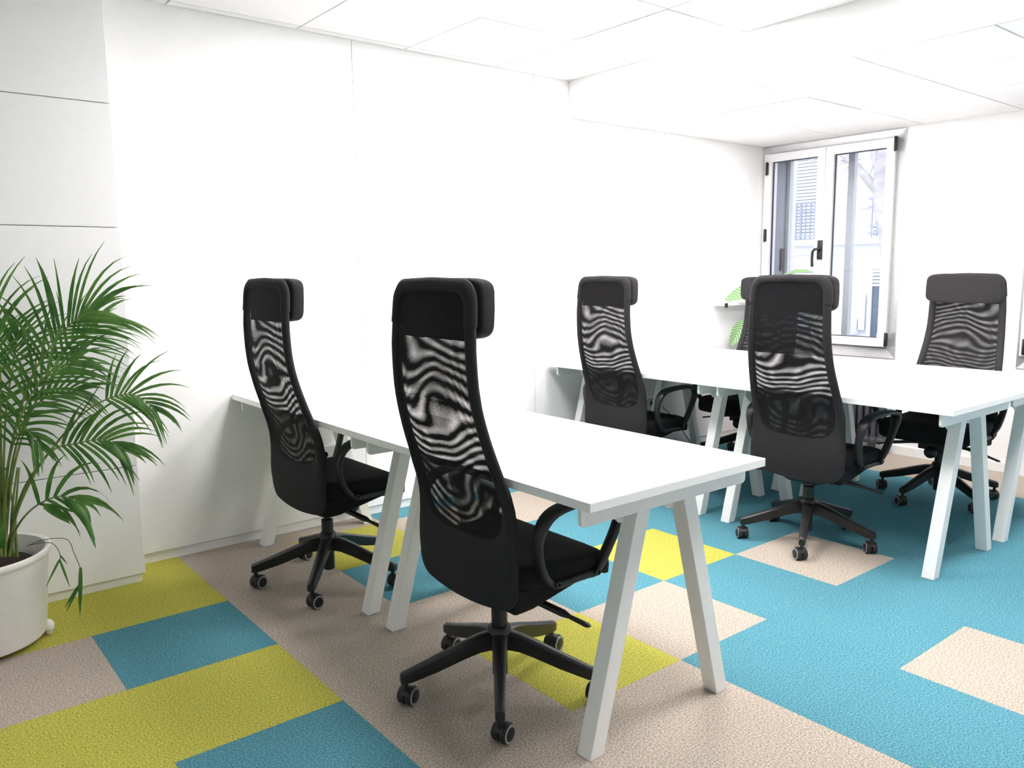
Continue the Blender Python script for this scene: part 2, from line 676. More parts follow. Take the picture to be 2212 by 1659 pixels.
def window(n, ya, yb):
    # casing: mitred aluminium frame, its face sloping back towards the sashes
    m = MB()
    frame4(m, ya, yb, WZ0, WZ1, CW * 1.25, WIN_X - 0.006, WIN_X + 0.05, 0.022)
    w = struct(m.build('window_%d' % n, 'aluminium', bevel=0.0015), 'tall two-sash aluminium window')
    i0, i1 = ya + 0.066, yb - 0.018
    mid = (i0 + i1) / 2
    z0, z1 = WZ0 + 0.080, WZ1 - 0.055
    sr = sash(w, i0, mid - 0.002, z0, z1)
    sl = sash(w, mid + 0.002, i1, z0, z1)
    # black hinges: right sash outer edge, left sash outer edge
    for y, z in ((i0 - 0.006, z0 + 0.055), (i0 - 0.006, z1 - 0.045), (i1 - 0.028, z1 - 0.11), (i1 - 0.028, z1 - 0.62), (i1 - 0.028, z0 + 0.06)):
        m = MB()
        m.box(WIN_X - 0.036, WIN_X - 0.018, y - 0.010, y + 0.010, z - 0.045, z + 0.045)
        m.lathe([(0.007, -0.05), (0.009, -0.047), (0.009, 0.047), (0.007, 0.05)], (WIN_X - 0.034, y, z), 10)
        m.build('hinge', 'black_plastic', w, 40)
    # black lever handle on the meeting stile
    hy, hz = mid + 0.012, z0 + 0.69
    m = MB()
    m.box(WIN_X - 0.036, WIN_X - 0.020, hy - 0.020, hy + 0.020, hz - 0.065, hz + 0.075)
    h = m.build('handle', 'black_plastic', w, 40, bevel=0.004)
    m = MB()
    m.tube([(WIN_X - 0.03, hy, hz + 0.01), (WIN_X - 0.062, hy, hz + 0.012), (WIN_X - 0.072, hy + 0.018, hz + 0.008), (WIN_X - 0.074, hy + 0.032, hz - 0.01),
            (WIN_X - 0.074, hy + 0.034, hz - 0.06), (WIN_X - 0.070, hy + 0.033, hz - 0.12)], 0.010, 8)
    m.build('lever', 'black_plastic', h, 50)
    # outer reveal and the fixed outer frame
    m = MB()
    e0, e1 = ya + 0.05, yb - 0.05
    xa, xb = WIN_X + 0.05, WIN_X + 0.31
    m.box(xa, xb, e1, e1 + 0.06, WZ0, WZ1)
    m.box(xa, xb, e0 - 0.06, e0, WZ0, WZ1)
    m.box(xa, xb, e0, e1, WZ1 - 0.05, WZ1 + 0.05)
    m.box(xa, xb + 0.05, e0, e1, WZ0 - 0.02, WZ0 + 0.05)
    r = m.build('outer_reveal', 'reveal_grey', w)
    m = MB()
    m.box(xb - 0.07, xb - 0.02, mid - 0.085, mid - 0.035, WZ0 + 0.04, WZ1 - 0.04)
    m.box(xb - 0.07, xb - 0.02, e1 - 0.03, e1, WZ0 + 0.04, WZ1 - 0.04)
    m.box(xb - 0.07, xb - 0.02, e0, e0 + 0.03, WZ0 + 0.04, WZ1 - 0.04)
    m.box(xb - 0.07, xb - 0.02, e0, e1, WZ1 - 0.085, WZ1 - 0.04)
    m.build('outer_frame', 'outer_frame', w, bevel=0.003)
    m = MB()
    m.box(xb - 0.13, xb - 0.09, e1 - 0.014, e1 + 0.001, WZ0 + 0.62, WZ0 + 0.80)
    m.build('shutter_latch', 'gasket', w, bevel=0.003)
    return w


for n, (a, b) in enumerate(WIN, 1):
    window(n, a, b)

# ---- ceilings: upper field, step down, lower field; recessed seams between the tiles
m = MB()
m.box(BACK_X - 0.1, STEP_X + 0.05, RIGHT_Y - 0.1, WALL_Y + 0.1, ZC + 0.012, ZC + 0.15)
m.box(STEP_X + 0.02, WIN_X + 0.1, RIGHT_Y - 0.1, WALL_Y + 0.1, ZL + 0.012, ZC + 0.15)
ceil = struct(m.build('ceiling', 'ceiling_grid'), 'white suspended tile ceiling stepping down towards the windows')
m = MB()
m.box(STEP_X, STEP_X + 0.055, RIGHT_Y, WALL_Y - 0.001, ZL, ZC + 0.02)
m.build('bulkhead', 'wall_white', ceil, bevel=0.003)
UX = [BACK_X] + [0.106 + 0.6 * k for k in range(-4, 4)] + [STEP_X]
UY = [WALL_Y, 0.595] + [0.575 - 0.6 * k for k in range(1, 10)]
UY = [y for y in UY if y > RIGHT_Y + 0.1] + [RIGHT_Y]
LX = [STEP_X + 0.057, 3.155, 3.765, 4.385, WIN_X]
LY = [WALL_Y] + [0.02 - 0.59 * k for k in range(0, 9)]
LY = [y for y in LY if y > RIGHT_Y + 0.1] + [RIGHT_Y]
G = 0.0035
cache = {}


def ctile(x0, x1, y0, y1, z):
    key = (round(x1 - x0, 3), round(y0 - y1, 3))
    if key not in cache:
        m = MB()
        w, h = x1 - x0, y0 - y1
        m.box(G, w - G, G, h - G, 0, 0.014)
        o = m.build('ceiling_tile', 'ceiling_white', ceil, bevel=0.002)
        cache[key] = o
    else:
        o = inst(cache[key], ceil)
    o.location = (x0, y1, z)


light_proto = []


def clight(x0, x1, y0, y1, z, label, seen=True):
    w, h = x1 - x0, y0 - y1
    t = empty('ceiling_light' if seen else 'ceiling_light_offscreen', (x0, y1, z))
    f = 0.012
    m = MB()
    m.box(G, w - G, G, f, -0.002, 0.013)
    m.box(G, w - G, h - f, h - G, -0.002, 0.013)
    m.box(G, f, f, h - f, -0.002, 0.013)
    m.box(w - f, w - G, f, h - f, -0.002, 0.013)
    m.build('light_frame', 'ceiling_white', t)
    m = MB()
    m.box(f, w - f, f, h - f, 0.001, 0.011)
    m.build('diffuser' if seen else 'diffuser_offscreen', 'light_diffuser', t)
    tag(t, label, 'ceiling light', 'square light panels in the ceiling')


# seen in the picture: two panels in the upper field, one in the lower; the next row (it lights the top of the ceiling step)
# hangs just outside the picture and carries _offscreen in its name
ULIT = {(6, 2): 'flush square light panel over the wall-side front desk',
        (8, 2): 'flush square light panel beside the ceiling step, nearer the panelled wall',
        (6, 5): 'flush square light panel over the open end of the front desks',
        (8, 5): 'flush square light panel beside the ceiling step, away from the panelled wall'}
LLIT = {(1, 1): 'flush square light panel in the lower ceiling before the window',
        (1, 4): 'flush square light panel in the lower ceiling over the open end of the double desks'}
for i in range(len(UX) - 1):
    for j in range(len(UY) - 1):
        a = (UX[i], UX[i + 1], UY[j], UY[j + 1])
        if (i, j) in ULIT:
            clight(*a, ZC, ULIT[(i, j)], j == 2)
        else:
            ctile(*a, ZC)
for i in range(len(LX) - 1):
    for j in range(len(LY) - 1):
        a = (LX[i], LX[i + 1], LY[j], LY[j + 1])
        if (i, j) in LLIT:
            clight(*a, ZL, LLIT[(i, j)], j == 1)
        else:
            ctile(*a, ZL)


# ------------------------------------------------------------------ desks
DZ, DT = 0.742, 0.025
DW, DL = 0.735, 1.215      # depth (x) and length (y)


def make_desk():
    """origin on the floor under the middle of the top"""
    t = empty('desk')
    m = MB()
    m.box(-DW / 2, DW / 2, -DL / 2, DL / 2, DZ - DT, DZ)
    m.build('table_top', 'desk_white', t, bevel=0.0015)
    for s in (-1, 1):
        ye = s * (DL / 2 - 0.060)
        # end plate under the top, lower corners rounded
        r = 0.014
        a, b, zt, zb = -DW / 2 + 0.022, DW / 2 - 0.022, DZ - DT, DZ - DT - 0.056
        poly = [(a, zt), (b, zt)]
        for k in range(5):
            g = -k * pi / 8
            poly.append((b - r + r * cos(g), zb + r + r * sin(g)))
        for k in range(5):
            g = -pi / 2 - k * pi / 8
            poly.append((a + r + r * cos(g), zb + r + r * sin(g)))
        m = MB()
        m.prism(poly, 'y', ye - 0.006, ye + 0.006)
        m.build('end_plate', 'leg_white', t, bevel=0.001)
        # two splayed square legs
        lw = 0.052
        yi = ye - s * 0.006
        for d in (-1, 1):
            bx, tx = d * 0.274, d * 0.082
            zt2 = DZ - DT - 0.002
            y0, y1 = (yi - lw, yi) if s > 0 else (yi, yi + lw)
            m = MB()
            hw = lw / 2
            m.hull8([(bx - hw, y0, 0.0), (bx + hw, y0, 0.0), (bx + hw, y1, 0.0), (bx - hw, y1, 0.0)],
                    [(tx - hw, y0, zt2), (tx + hw, y0, zt2), (tx + hw, y1, zt2), (tx - hw, y1, zt2)])
            lg = m.build('leg', 'leg_white', t, bevel=0.002)
            # chamfered gusset at the head of the leg
            m = MB()
            xm = tx + d * 0.02
            yg = (yi - lw + 0.004) if s > 0 else (yi + lw - 0.004)
            m.prism([(xm - 0.085, DZ - DT), (xm + 0.085, DZ - DT), (xm + 0.085, zb - 0.002), (xm + 0.045, zb - 0.040), (xm - 0.045, zb - 0.040), (xm - 0.085, zb - 0.002)],
                    'y', yg - 0.003, yg + 0.003)
            m.build('gusset', 'leg_white', lg)
    return t


desk0 = make_desk()
XA, XB, XC = 0.662, 2.660, 3.398
desks = [
    (XA, -1.175, 'white desk at the open end of the single row, angled white legs'),
    (XA, 0.042, 'white desk of the single row pushed against the panelled wall'),
    (XB, -1.190, 'white desk at the open end of the double row, facing the single row'),
    (XB, 0.026, 'white desk of the double row by the panelled wall, facing the single row'),
    (XC, -1.190, 'white desk at the open end of the double row, on the window side'),
    (XC, 0.026, 'white desk of the double row by the panelled wall, on the window side'),
]
for i, (x, y, lab) in enumerate(desks):
    d = desk0 if i == 0 else copy_tree(desk0)
    d.location = (x, y, 0)
    tag(d, lab, 'desk', 'white desks on angled legs')

# ------------------------------------------------------------------ office chair
PROF = [(0.36, -0.150), (0.45, -0.150), (0.50, -0.149), (0.55, -0.146), (0.60, -0.146), (0.65, -0.152), (0.70, -0.166), (0.75, -0.183), (0.80, -0.200),
        (0.85, -0.215), (0.90, -0.228), (0.95, -0.238), (1.0, -0.244), (1.05, -0.247), (1.1, -0.248), (1.15, -0.246), (1.2, -0.242), (1.3, -0.236)]
HALF = [(0.36, 0.236), (0.40, 0.240), (0.45, 0.243), (0.50, 0.242), (0.55, 0.238), (0.60, 0.235), (0.65, 0.236), (0.70, 0.235), (0.75, 0.231), (0.80, 0.226),
        (0.90, 0.216), (1.0, 0.209), (1.1, 0.206), (1.2, 0.201), (1.3, 0.193)]
ZB, ZT = 0.358, 1.285


def back_x(y, z):
    h = interp(z, HALF)
    dip = 0.012 * (y / h) ** 2 * (1 - 0.45 * smoothstep(0.6, 1.0, z))
    return interp(z, PROF) + dip


def outline(zb, zt, inset, rb, rt, sag=0.0, ext=lambda z: 0):
    """closed outline in (y, z), from the bottom centre to +y and round; same point count for every call"""
    half = []
    hb = interp(zb, HALF) - inset - ext(zb)
    ht = interp(zt, HALF) - inset - ext(zt)
    for k in range(8):
        u = k / 8
        y = u * (hb - rb)
        half.append((y, zb - sag * (1 - u * u)))
    for k in range(7):
        a = -pi / 2 + (k / 6) * pi / 2
        z = zb + rb + rb * sin(a)
        hz = interp(max(z, zb), HALF) - inset - ext(z)
        half.append((hz - rb + rb * cos(a), z))
    for k in range(1, 24):
        z = zb + rb + (zt - rt - zb - rb) * k / 24
        half.append((interp(z, HALF) - inset - ext(z), z))
    for k in range(7):
        a = (k / 6) * pi / 2
        z = zt - rt + rt * sin(a)
        hz = interp(min(z, zt), HALF) - inset - ext(z)
        half.append((hz - rt + rt * cos(a), z))
    for k in range(1, 9):
        half.append(((ht - rt) * (1 - k / 8), zt + 0.004 * (k / 8)))
    mir = [(-y, z) for (y, z) in half[1:-1]][::-1]
    return half + mir


def win_ext(z):
    return 0.014 * (1 - smoothstep(0.56, 0.72, z))


OUT = outline(ZB, ZT, 0.0, 0.062, 0.055, 0.012)
INN = outline(0.560, 1.250, 0.036, 0.070, 0.040, 0.014, win_ext)
NO = len(OUT)
NH = (NO + 2) // 2        # points bottom centre .. top centre


def band(idx, grow=0.0):
    """solid band of the back frame between outer and inner outlines over a run of indices"""
    m = MB()
    K = 10
    vs = []
    for i in idx:
        (yo, zo), (yi, zi) = OUT[i % NO], INN[i % NO]
        for k in range(K):
            # rounded section: 0..4 rear from outer to inner, 5..9 front from inner to outer
            if k < 5:
                t = k / 4
                side = -1
            else:
                t = 1 - (k - 5) / 4
                side = 1
            th = 0.0135 + grow
            edge = [0.30, 0.9, 1.0, 0.9, 0.35][k if k < 5 else 9 - k]
            y = yo + (yi - yo) * t
            z = zo + (zi - zo) * t
            if grow:
                d = Vector((yo - yi, zo - zi)).normalized() * grow
                if t < 0.1:
                    y += d.x
                    z += d.y
            vs.append((back_x(y, z) + 0.0135 + side * th * edge, y, z))
    fs = []
    n = len(idx)
    for i in range(n - 1):
        for k in range(K):
            fs.append((i * K + k, i * K + (k + 1) % K, (i + 1) * K + (k + 1) % K, (i + 1) * K + k))
    fs.append(tuple(range(K - 1, -1, -1)))
    fs.append(tuple((n - 1) * K + k for k in range(K)))
    m.add(vs, fs)
    return m


def first_above(z):
    return next(i for i in range(NH) if OUT[i][1] > z and i > 8)


def win_half(z):
    zb, zt, rb, rt = 0.540, 1.254, 0.065, 0.040
    h = interp(z, HALF) - 0.036 - win_ext(z) + 0.006
    if z < zb + rb:
        q = (zb + rb - z) / rb
        h += rb * (sqrt(max(0, 1 - q * q)) - 1)
    if z > zt - rt:
        q = (z - zt + rt) / rt
        h += rt * (sqrt(max(0, 1 - q * q)) - 1)
    return h


def net(off, bulge, za=0.546, zz=1.253):
    m = MB()
    NZ, NY = 44, 10
    vs, uvs = [], []
    arc = 0
    px = None
    for i in range(NZ + 1):
        z = za + (zz - za) * i / NZ
        xc = interp(z, PROF)
        if px is not None:
            arc += sqrt((xc - px[0]) ** 2 + (z - px[1]) ** 2)
        px = (xc, z)
        h = win_half(z)
        for j in range(NY + 1):
            s = -1 + 2 * j / NY
            y = s * h
            vs.append((back_x(y, z) + off + bulge * (1 - s * s), y, z))
            uvs.append((y, arc))
    fs = []
    for i in range(NZ):
        for j in range(NY):
            a = i * (NY + 1) + j
            fs.append((a, a + 1, a + NY + 2, a + NY + 1))
    m.add(vs, fs)
    return m, uvs


def add_uv(o, uvs):
    me = o.data
    l = me.uv_layers.new(name='UVMap')
    for lp in me.loops:
        l.data[lp.index].uv = uvs[lp.vertex_index]


def rounded_box(sx, sy, sz, e1=0.35, nu=20, nv=12, fn=None):
    """superellipsoid-like cushion; fn(x, y, z) -> point"""
    m = MB()

    def sg(v, e):
        return math.copysign(abs(v) ** e, v)
    vs = []
    for i in range(nv + 1):
        p = -pi / 2 + pi * i / nv
        for k in range(nu):
            a = 2 * pi * k / nu
            q = (sx * sg(cos(p), e1[0]) * sg(cos(a), e1[1]), sy * sg(cos(p), e1[0]) * sg(sin(a), e1[1]), sz * sg(sin(p), e1[0]))
            vs.append(fn(*q) if fn else q)
    fs = []
    for i in range(nv):
        for k in range(nu):
            fs.append((i * nu + k, i * nu + (k + 1) % nu, (i + 1) * nu + (k + 1) % nu, (i + 1) * nu + k))
    m.add(vs, fs)
    return m


def make_chair():
    t = empty('office_chair')
    # star base: five arms, each carries a caster
    m = MB()
    m.lathe([(0.020, 0.050), (0.024, 0.054), (0.024, 0.135), (0.040, 0.140), (0.043, 0.175), (0.036, 0.208), (0.030, 0.214)], n=24)
    m.build('base_hub', 'black_plastic', t, 35)
    m = MB()
    m.lathe([(0.025, 0.205), (0.0255, 0.27), (0.022, 0.272), (0.013, 0.274), (0.013, 0.325)], n=20)
    m.build('gas_column', 'black_metal', t, 35)
    R = 0.302
    arm_m = MB()
    sec = []
    for r, zt, zb, wd_ in ((0.030, 0.196, 0.142, 0.024), (0.070, 0.190, 0.138, 0.021), (0.12, 0.174, 0.124, 0.019), (0.20, 0.145, 0.098, 0.017), (0.285, 0.116, 0.076, 0.015), (0.312, 0.108, 0.074, 0.014), (0.317, 0.104, 0.076, 0.012)):
        c = wd_ * 0.45
        sec.append([(r, -wd_ + 0.002, zb), (r, wd_ - 0.002, zb), (r, wd_, zb + 0.004), (r, wd_, zt - 0.006), (r, c, zt), (r, -c, zt), (r, -wd_, zt - 0.006), (r, -wd_, zb + 0.004)])
    vs = [q for s in sec for q in s]
    fs = []
    for i in range(len(sec) - 1):
        for k in range(8):
            fs.append((i * 8 + k, i * 8 + (k + 1) % 8, i * 8 + 8 + (k + 1) % 8, i * 8 + 8 + k))
    fs += [tuple(range(8)), tuple(range(len(vs) - 8, len(vs)))]
    arm_m.add(vs, fs)
    arm0 = arm_m.build('base_arm', 'black_plastic', t, 40)
    # caster: stem and hood, two wheels with a pale ring and a black cap
    m = MB()
    m.tube([(0, 0, 0.045), (0, 0, 0.085)], 0.008, 10)
    hood = []
    for k in range(9):
        a = radians(20 + k * 17.5)
        hood.append((0.014 + 0.030 * cos(a), 0.028 + 0.030 * sin(a)))
    for k in range(8, -1, -1):
        a = radians(20 + k * 17.5)
        hood.append((0.014 + 0.0265 * cos(a), 0.028 + 0.0265 * sin(a)))
    m.prism(hood, 'y', -0.016, 0.016)
    m.box(0.004, 0.024, -0.004, 0.004, 0.012, 0.052)
    cas0 = m.build('caster', 'black_plastic', t, 35)
    wheels = []
    for s in (-1, 1):
        m = MB()
        c = (0.014, 0.0, 0.0275)
        y0, y1 = (0.0022, 0.0245)
        m.lathe([(0.012, s * y0), (0.0265, s * y0), (0.0275, s * (y0 + 0.003)), (0.0275, s * (y1 - 0.003)), (0.0265, s * y1)], c, 24, 0, 'y', True)
        m.lathe([(0.0265, s * y1), (0.0262, s * (y1 + 0.0012)), (0.0205, s * (y1 + 0.0012)), (0.0200, s * (y1 - 0.0005))], c, 24, 1, 'y', True)
        m.lathe([(0.0200, s * (y1 - 0.0005)), (0.0195, s * (y1 + 0.0015)), (0.010, s * (y1 + 0.0028)), (0.0005, s * (y1 + 0.003))], c, 24, 2, 'y')
        wheels.append(m.build('wheel', ['black_rubber', 'ring_grey', 'black_plastic'], cas0, 35))
    rnd = random.Random(3)
    for k in range(5):
        a = 2 * pi * k / 5
        ar = arm0 if k == 0 else inst(arm0, t)
        ar.rotation_euler = (0, 0, a)
        cs = cas0 if k == 0 else copy_tree(cas0, t)
        cs.location = (R * cos(a), R * sin(a), 0)
        cs['swivel'] = k
    # tilt mechanism under the seat
    m = MB()
    m.prism([(-0.112, 0.372), (-0.112, 0.335), (-0.06, 0.308), (0.05, 0.308), (0.11, 0.316), (0.11, 0.372)], 'y', -0.075, 0.075)
    m.lathe([(0.030, 0.286), (0.036, 0.292), (0.036, 0.312)], n=20)
    m.build('tilt_mechanism', 'black_plastic', t, 35, bevel=0.004)
    m = MB()
    m.lathe([(0.004, -0.028), (0.024, -0.024), (0.034, -0.006), (0.034, 0.008), (0.022, 0.026), (0.010, 0.032)], (0.118, 0.0, 0.305), 18, 0, 'x')
    m.build('tension_knob', 'black_plastic', t, 45)
    for s, nm in ((-1, 'lever'), (1, 'lever')):
        m = MB()
        x = 0.015 if s < 0 else -0.01
        pts = [(x, s * 0.07, 0.335), (x + 0.012, s * 0.15, 0.330), (x + 0.034, s * 0.24, 0.316), (x + 0.040, s * 0.262, 0.311), (x + 0.056, s * 0.32, 0.300), (x + 0.058, s * 0.328, 0.299)]
        m.tube(pts, 0.01, 10, flat=[(0.007, 0.007), (0.009, 0.012), (0.009, 0.013), (0.006, 0.006), (0.005, 0.011), (0.003, 0.006)], up=(0, 0, 1))
        m.build(nm, 'black_plastic', t, 50)
    # seat: shell pan and cushion with a waterfall front
    def seat_fn(x, y, z):
        f = (x + 0.195) / 0.39
        dz = -0.030 * smoothstep(0.78, 1.0, f) + 0.010 * smoothstep(0.35, 0.0, f)
        dish = -0.012 * max(0, 1 - (y / 0.24) ** 2) * (1 if z > 0 else 0) * smoothstep(0.95, 0.6, f)
        taper = 1 - 0.06 * smoothstep(0.6, 0.0, f)
        return (x + 0.068, y * taper, z + 0.442 + dz + dish)
    m = rounded_box(0.197, 0.256, 0.042, (0.35, 0.28), 44, 14, seat_fn)
    m.build('seat', 'fabric_black', t, 60)
    m = MB()
    poly = [(-0.118, 0.395), (-0.118, 0.345), (-0.05, 0.348), (0.14, 0.388), (0.235, 0.386), (0.246, 0.408), (0.20, 0.42), (-0.118, 0.42)]
    m.prism(poly, 'y', -0.225, 0.225)
    m.build('seat_pan', 'fabric_black', t, 35, bevel=0.010)
    # loop armrests bolted to the sides of the seat
    for s in (-1, 1):
        ctrl = [(0.165, 0.258, 0.420), (0.190, 0.268, 0.470), (0.222, 0.280, 0.545), (0.238, 0.288, 0.610), (0.226, 0.291, 0.640), (0.190, 0.292, 0.655), (0.12, 0.292, 0.661),
                (0.04, 0.292, 0.659), (-0.03, 0.291, 0.648), (-0.068, 0.289, 0.620), (-0.082, 0.284, 0.575), (-0.075, 0.277, 0.520), (-0.048, 0.268, 0.462), (-0.008, 0.260, 0.424), (0.02, 0.258, 0.416), (0.08, 0.257, 0.418), (0.13, 0.257, 0.418)]
        P = [Vector((a, s * b, c)) for a, b, c in ctrl]
        pts = []
        n = len(P)
        for i in range(n):
            p0, p1, p2, p3 = P[i - 1], P[i], P[(i + 1) % n], P[(i + 2) % n]
            for k in range(3):
                u = k / 3
                pts.append(0.5 * (2 * p1 + (p2 - p0) * u + (2 * p0 - 5 * p1 + 4 * p2 - p3) * u * u + (3 * p1 - p0 - 3 * p2 + p3) * u ** 3))
        fl = []
        for q in pts:
            top = smoothstep(0.56, 0.64, q.z)
            low = 1 - smoothstep(0.42, 0.47, q.z)
            fl.append((0.017 + 0.008 * top - 0.007 * low, 0.0105 + 0.001 * top))
        m = MB()
        m.tube(pts, 0.01, 12, closed=True, flat=fl, up=(0, 1, 0))
        ar = m.build('armrest', 'black_plastic', t, 60)
        for bx_, bz in ((0.002, 0.424), (0.160, 0.424)):
            m = MB()
            m.lathe([(0.0115, 0.262), (0.0115, 0.274), (0.0095, 0.2765), (0.0050, 0.2765), (0.0042, 0.2725)], (bx_, 0, bz), 16, 0, 'y')
            m.v = [(q[0], s * q[1], q[2]) for q in m.v]
            m.build('bolt', 'bolt_metal', ar, 35)
    # back: frame bands, two nets, lower cover, headrest
    i1, i2 = first_above(0.66), first_above(1.135)
    right = list(range(i1, i2 + 1))
    left = [(NO - i) % NO for i in range(i2, i1 - 1, -1)]
    low = [(NO - i) % NO for i in range(i1, 0, -1)] + list(range(0, i1 + 1))
    top = list(range(i2, NH)) + [(NO - i) for i in range(NH - 2, i2 - 1, -1)]
    band(right).build('side_rail', 'fabric_grey', t, 60)
    band(left).build('side_rail', 'fabric_grey', t, 60)
    band(low, 0.003).build('lower_cover', 'fabric_grey', t, 60)
    band(top, 0.0035).build('top_cover', 'fabric_grey', t, 60)
    mm, uv = net(0.006, 0.0)
    o = mm.build('net_panel', 'weave_rear', t, 60)
    add_uv(o, uv)
    mm, uv = net(0.019, 0.004)
    o = mm.build('net_panel', 'weave_front', t, 60)
    add_uv(o, uv)

    def head_fn(x, y, z):
        zz = z + 1.207
        return (back_x(y * 0.9, min(zz, 1.28)) + 0.054 + x + 0.006 * (y / 0.2) ** 2, y * (1 - 0.03 * smoothstep(1.15, 1.29, zz)), zz)
    m = rounded_box(0.029, 0.205, 0.083, (0.34, 0.30), 48, 18, head_fn)
    # swap: the wide faces look forwards and back
    hr = m.build('headrest', 'fabric_grey', t, 60)
    mm, uv = net(0.026, 0.004, 1.122)
    mm.build('headrest_backing', 'fabric_black', t, 60)
    # post joining back to mechanism
    m = MB()
    m.tube([(-0.10, 0, 0.35), (-0.122, 0, 0.37), (-0.126, 0, 0.43), (-0.124, 0, 0.50)], 0.02, 10, flat=(0.045, 0.008), up=(0, 1, 0))
    m.build('back_bracket', 'black_plastic', t, 50)
    return t


chair0 = make_chair()
CH = [  # hub x, y, facing (deg), star angle (deg, world), z shift of upper parts from image pixels, label
    (0.418, -1.255, 0.0, 16, 0.0, 'black mesh-back office chair at the open end of the single desk row'),
    (0.418, -0.063, 1.0, -1, 0.0, 'black mesh-back office chair at the wall-side desk of the single row, nearest the potted palm'),
    (2.422, 0.060, 0.0, 30, -0.012, 'mesh-back office chair at the wall-side double desk, back turned to the single row'),
    (2.425, -1.105, 0.0, -25, -0.010, 'dark mesh-back office chair with casters on a lone beige tile, between the two desk rows'),
    (3.636, -1.190, 180.0, 9, -0.018, 'dark office chair with grey headrest before the bare wall beside the window, facing the desks'),
    (3.640, 0.085, 180.0, 40, -0.034, 'dark office chair in the window corner in front of the striped-leaf plant, facing the desks'),
]
for i, (x, y, th, sa, dz, lab) in enumerate(CH):
    c = chair0 if i == 0 else copy_tree(chair0)
    c.location = (x, y, 0)
    c.rotation_euler = (0, 0, radians(th))
    tag(c, lab, 'chair', 'high-backed mesh office chairs')
    rnd = random.Random(11 + i)
    k = 0
    for ch in c.children:
        nm = ch.name.split('.')[0]
        if nm not in ('base_hub', 'base_arm', 'caster', 'gas_column'):
            ch.location.z = dz      # parts above the base shifted towards the chair top's image pixel row
        if nm == 'base_arm':
            ch.rotation_euler = (0, 0, ch.rotation_euler[2] + radians(sa - th))
        if nm == 'caster':
            a = math.atan2(ch.location.y, ch.location.x) + radians(sa - th)
            ch.location = (0.302 * cos(a), 0.302 * sin(a), 0)
            ch.rotation_euler = (0, 0, radians((17 if i < 2 else 52) + rnd.uniform(-9, 9) - th))
            k += 1
            if 'swivel' in ch:
                del ch['swivel']
# ------------------------------------------------------------------ palm in a white pot
PC = Vector((-0.825, 0.165, 0))
palm = empty('potted_palm', PC)
tag(palm, 'leafy green palm in a round white pot beside the clad pillar', 'potted plant')
m = MB()
hgt, rt, rb = 0.345, 0.247, 0.205
m.lathe([(0.02, 0.018), (rb - 0.012, 0.018), (rb, 0.026), (rb + 0.004, 0.04), (rt - 0.012, hgt - 0.032), (rt - 0.010, hgt - 0.028), (rt - 0.004, hgt - 0.022), (rt, hgt - 0.012), (rt - 0.002, hgt - 0.003),
         (rt - 0.010, hgt), (rt - 0.020, hgt - 0.004), (rt - 0.026, hgt - 0.03), (rt - 0.034, hgt - 0.10), (0.02, hgt - 0.10)], n=64)
pot = m.build('pot', 'pot_white', palm, 40)
for k in range(4):
    a = radians(-12 + 90 * k)
    m = MB()
    c = ((rb + 0.004) * cos(a), (rb + 0.004) * sin(a))
    m.lathe([(0.004, 0.058), (0.016, 0.052), (0.024, 0.036), (0.022, 0.022), (0.012, 0.018)], (c[0], c[1], 0), 14)
    m.lathe([(0.008, -0.007), (0.0115, -0.004), (0.0115, 0.004), (0.008, 0.007)], (c[0] + 0.004, c[1], 0.0115), 12, 0, 'y')
    m.build('pot_caster', 'pot_white', palm, 40)
m = MB()
N = 30
vs = [(0, 0, hgt - 0.062)]
for r_ in (0.05, 0.10, 0.15, 0.19, 0.212):
    for k in range(N):
        a = 2 * pi * k / N
        vs.append((r_ * cos(a), r_ * sin(a), hgt - 0.066 + 0.010 * random.uniform(-1, 1) - (0.006 if r_ > 0.2 else 0)))
fs = [(0, 1 + k, 1 + (k + 1) % N) for k in range(N)]
for i in range(4):
    for k in range(N):
        fs.append((1 + i * N + k, 1 + (i + 1) * N + k, 1 + (i + 1) * N + (k + 1) % N, 1 + i * N + (k + 1) % N))
m.add(vs, fs)
m.build('soil', 'soil', palm, 60)

_pd = Vector((PC.x - CAM.x, PC.y - CAM.y, 0)).normalized()


def at(px, py, off=0.0):
    """photo pixel to a point on the upright plane through the palm, moved back by off metres; palm-local"""
    d = ray((px, py))
    t = ((PC - CAM).dot(_pd) + off) / d.dot(_pd)
    return CAM + d * t - PC


def cat(P, per=6):
    out = []
    n = len(P)
    for i in range(n - 1):
        p0, p1, p2, p3 = P[max(i - 1, 0)], P[i], P[i + 1], P[min(i + 2, n - 1)]
        for k in range(per):
            u = k / per
            out.append(0.5 * (2 * p1 + (p2 - p0) * u + (2 * p0 - 5 * p1 + 4 * p2 - p3) * u * u + (3 * p1 - p0 - 3 * p2 + p3) * u ** 3))
    out.append(P[-1])
    return out


NLEAF = [0]
rest = MB()


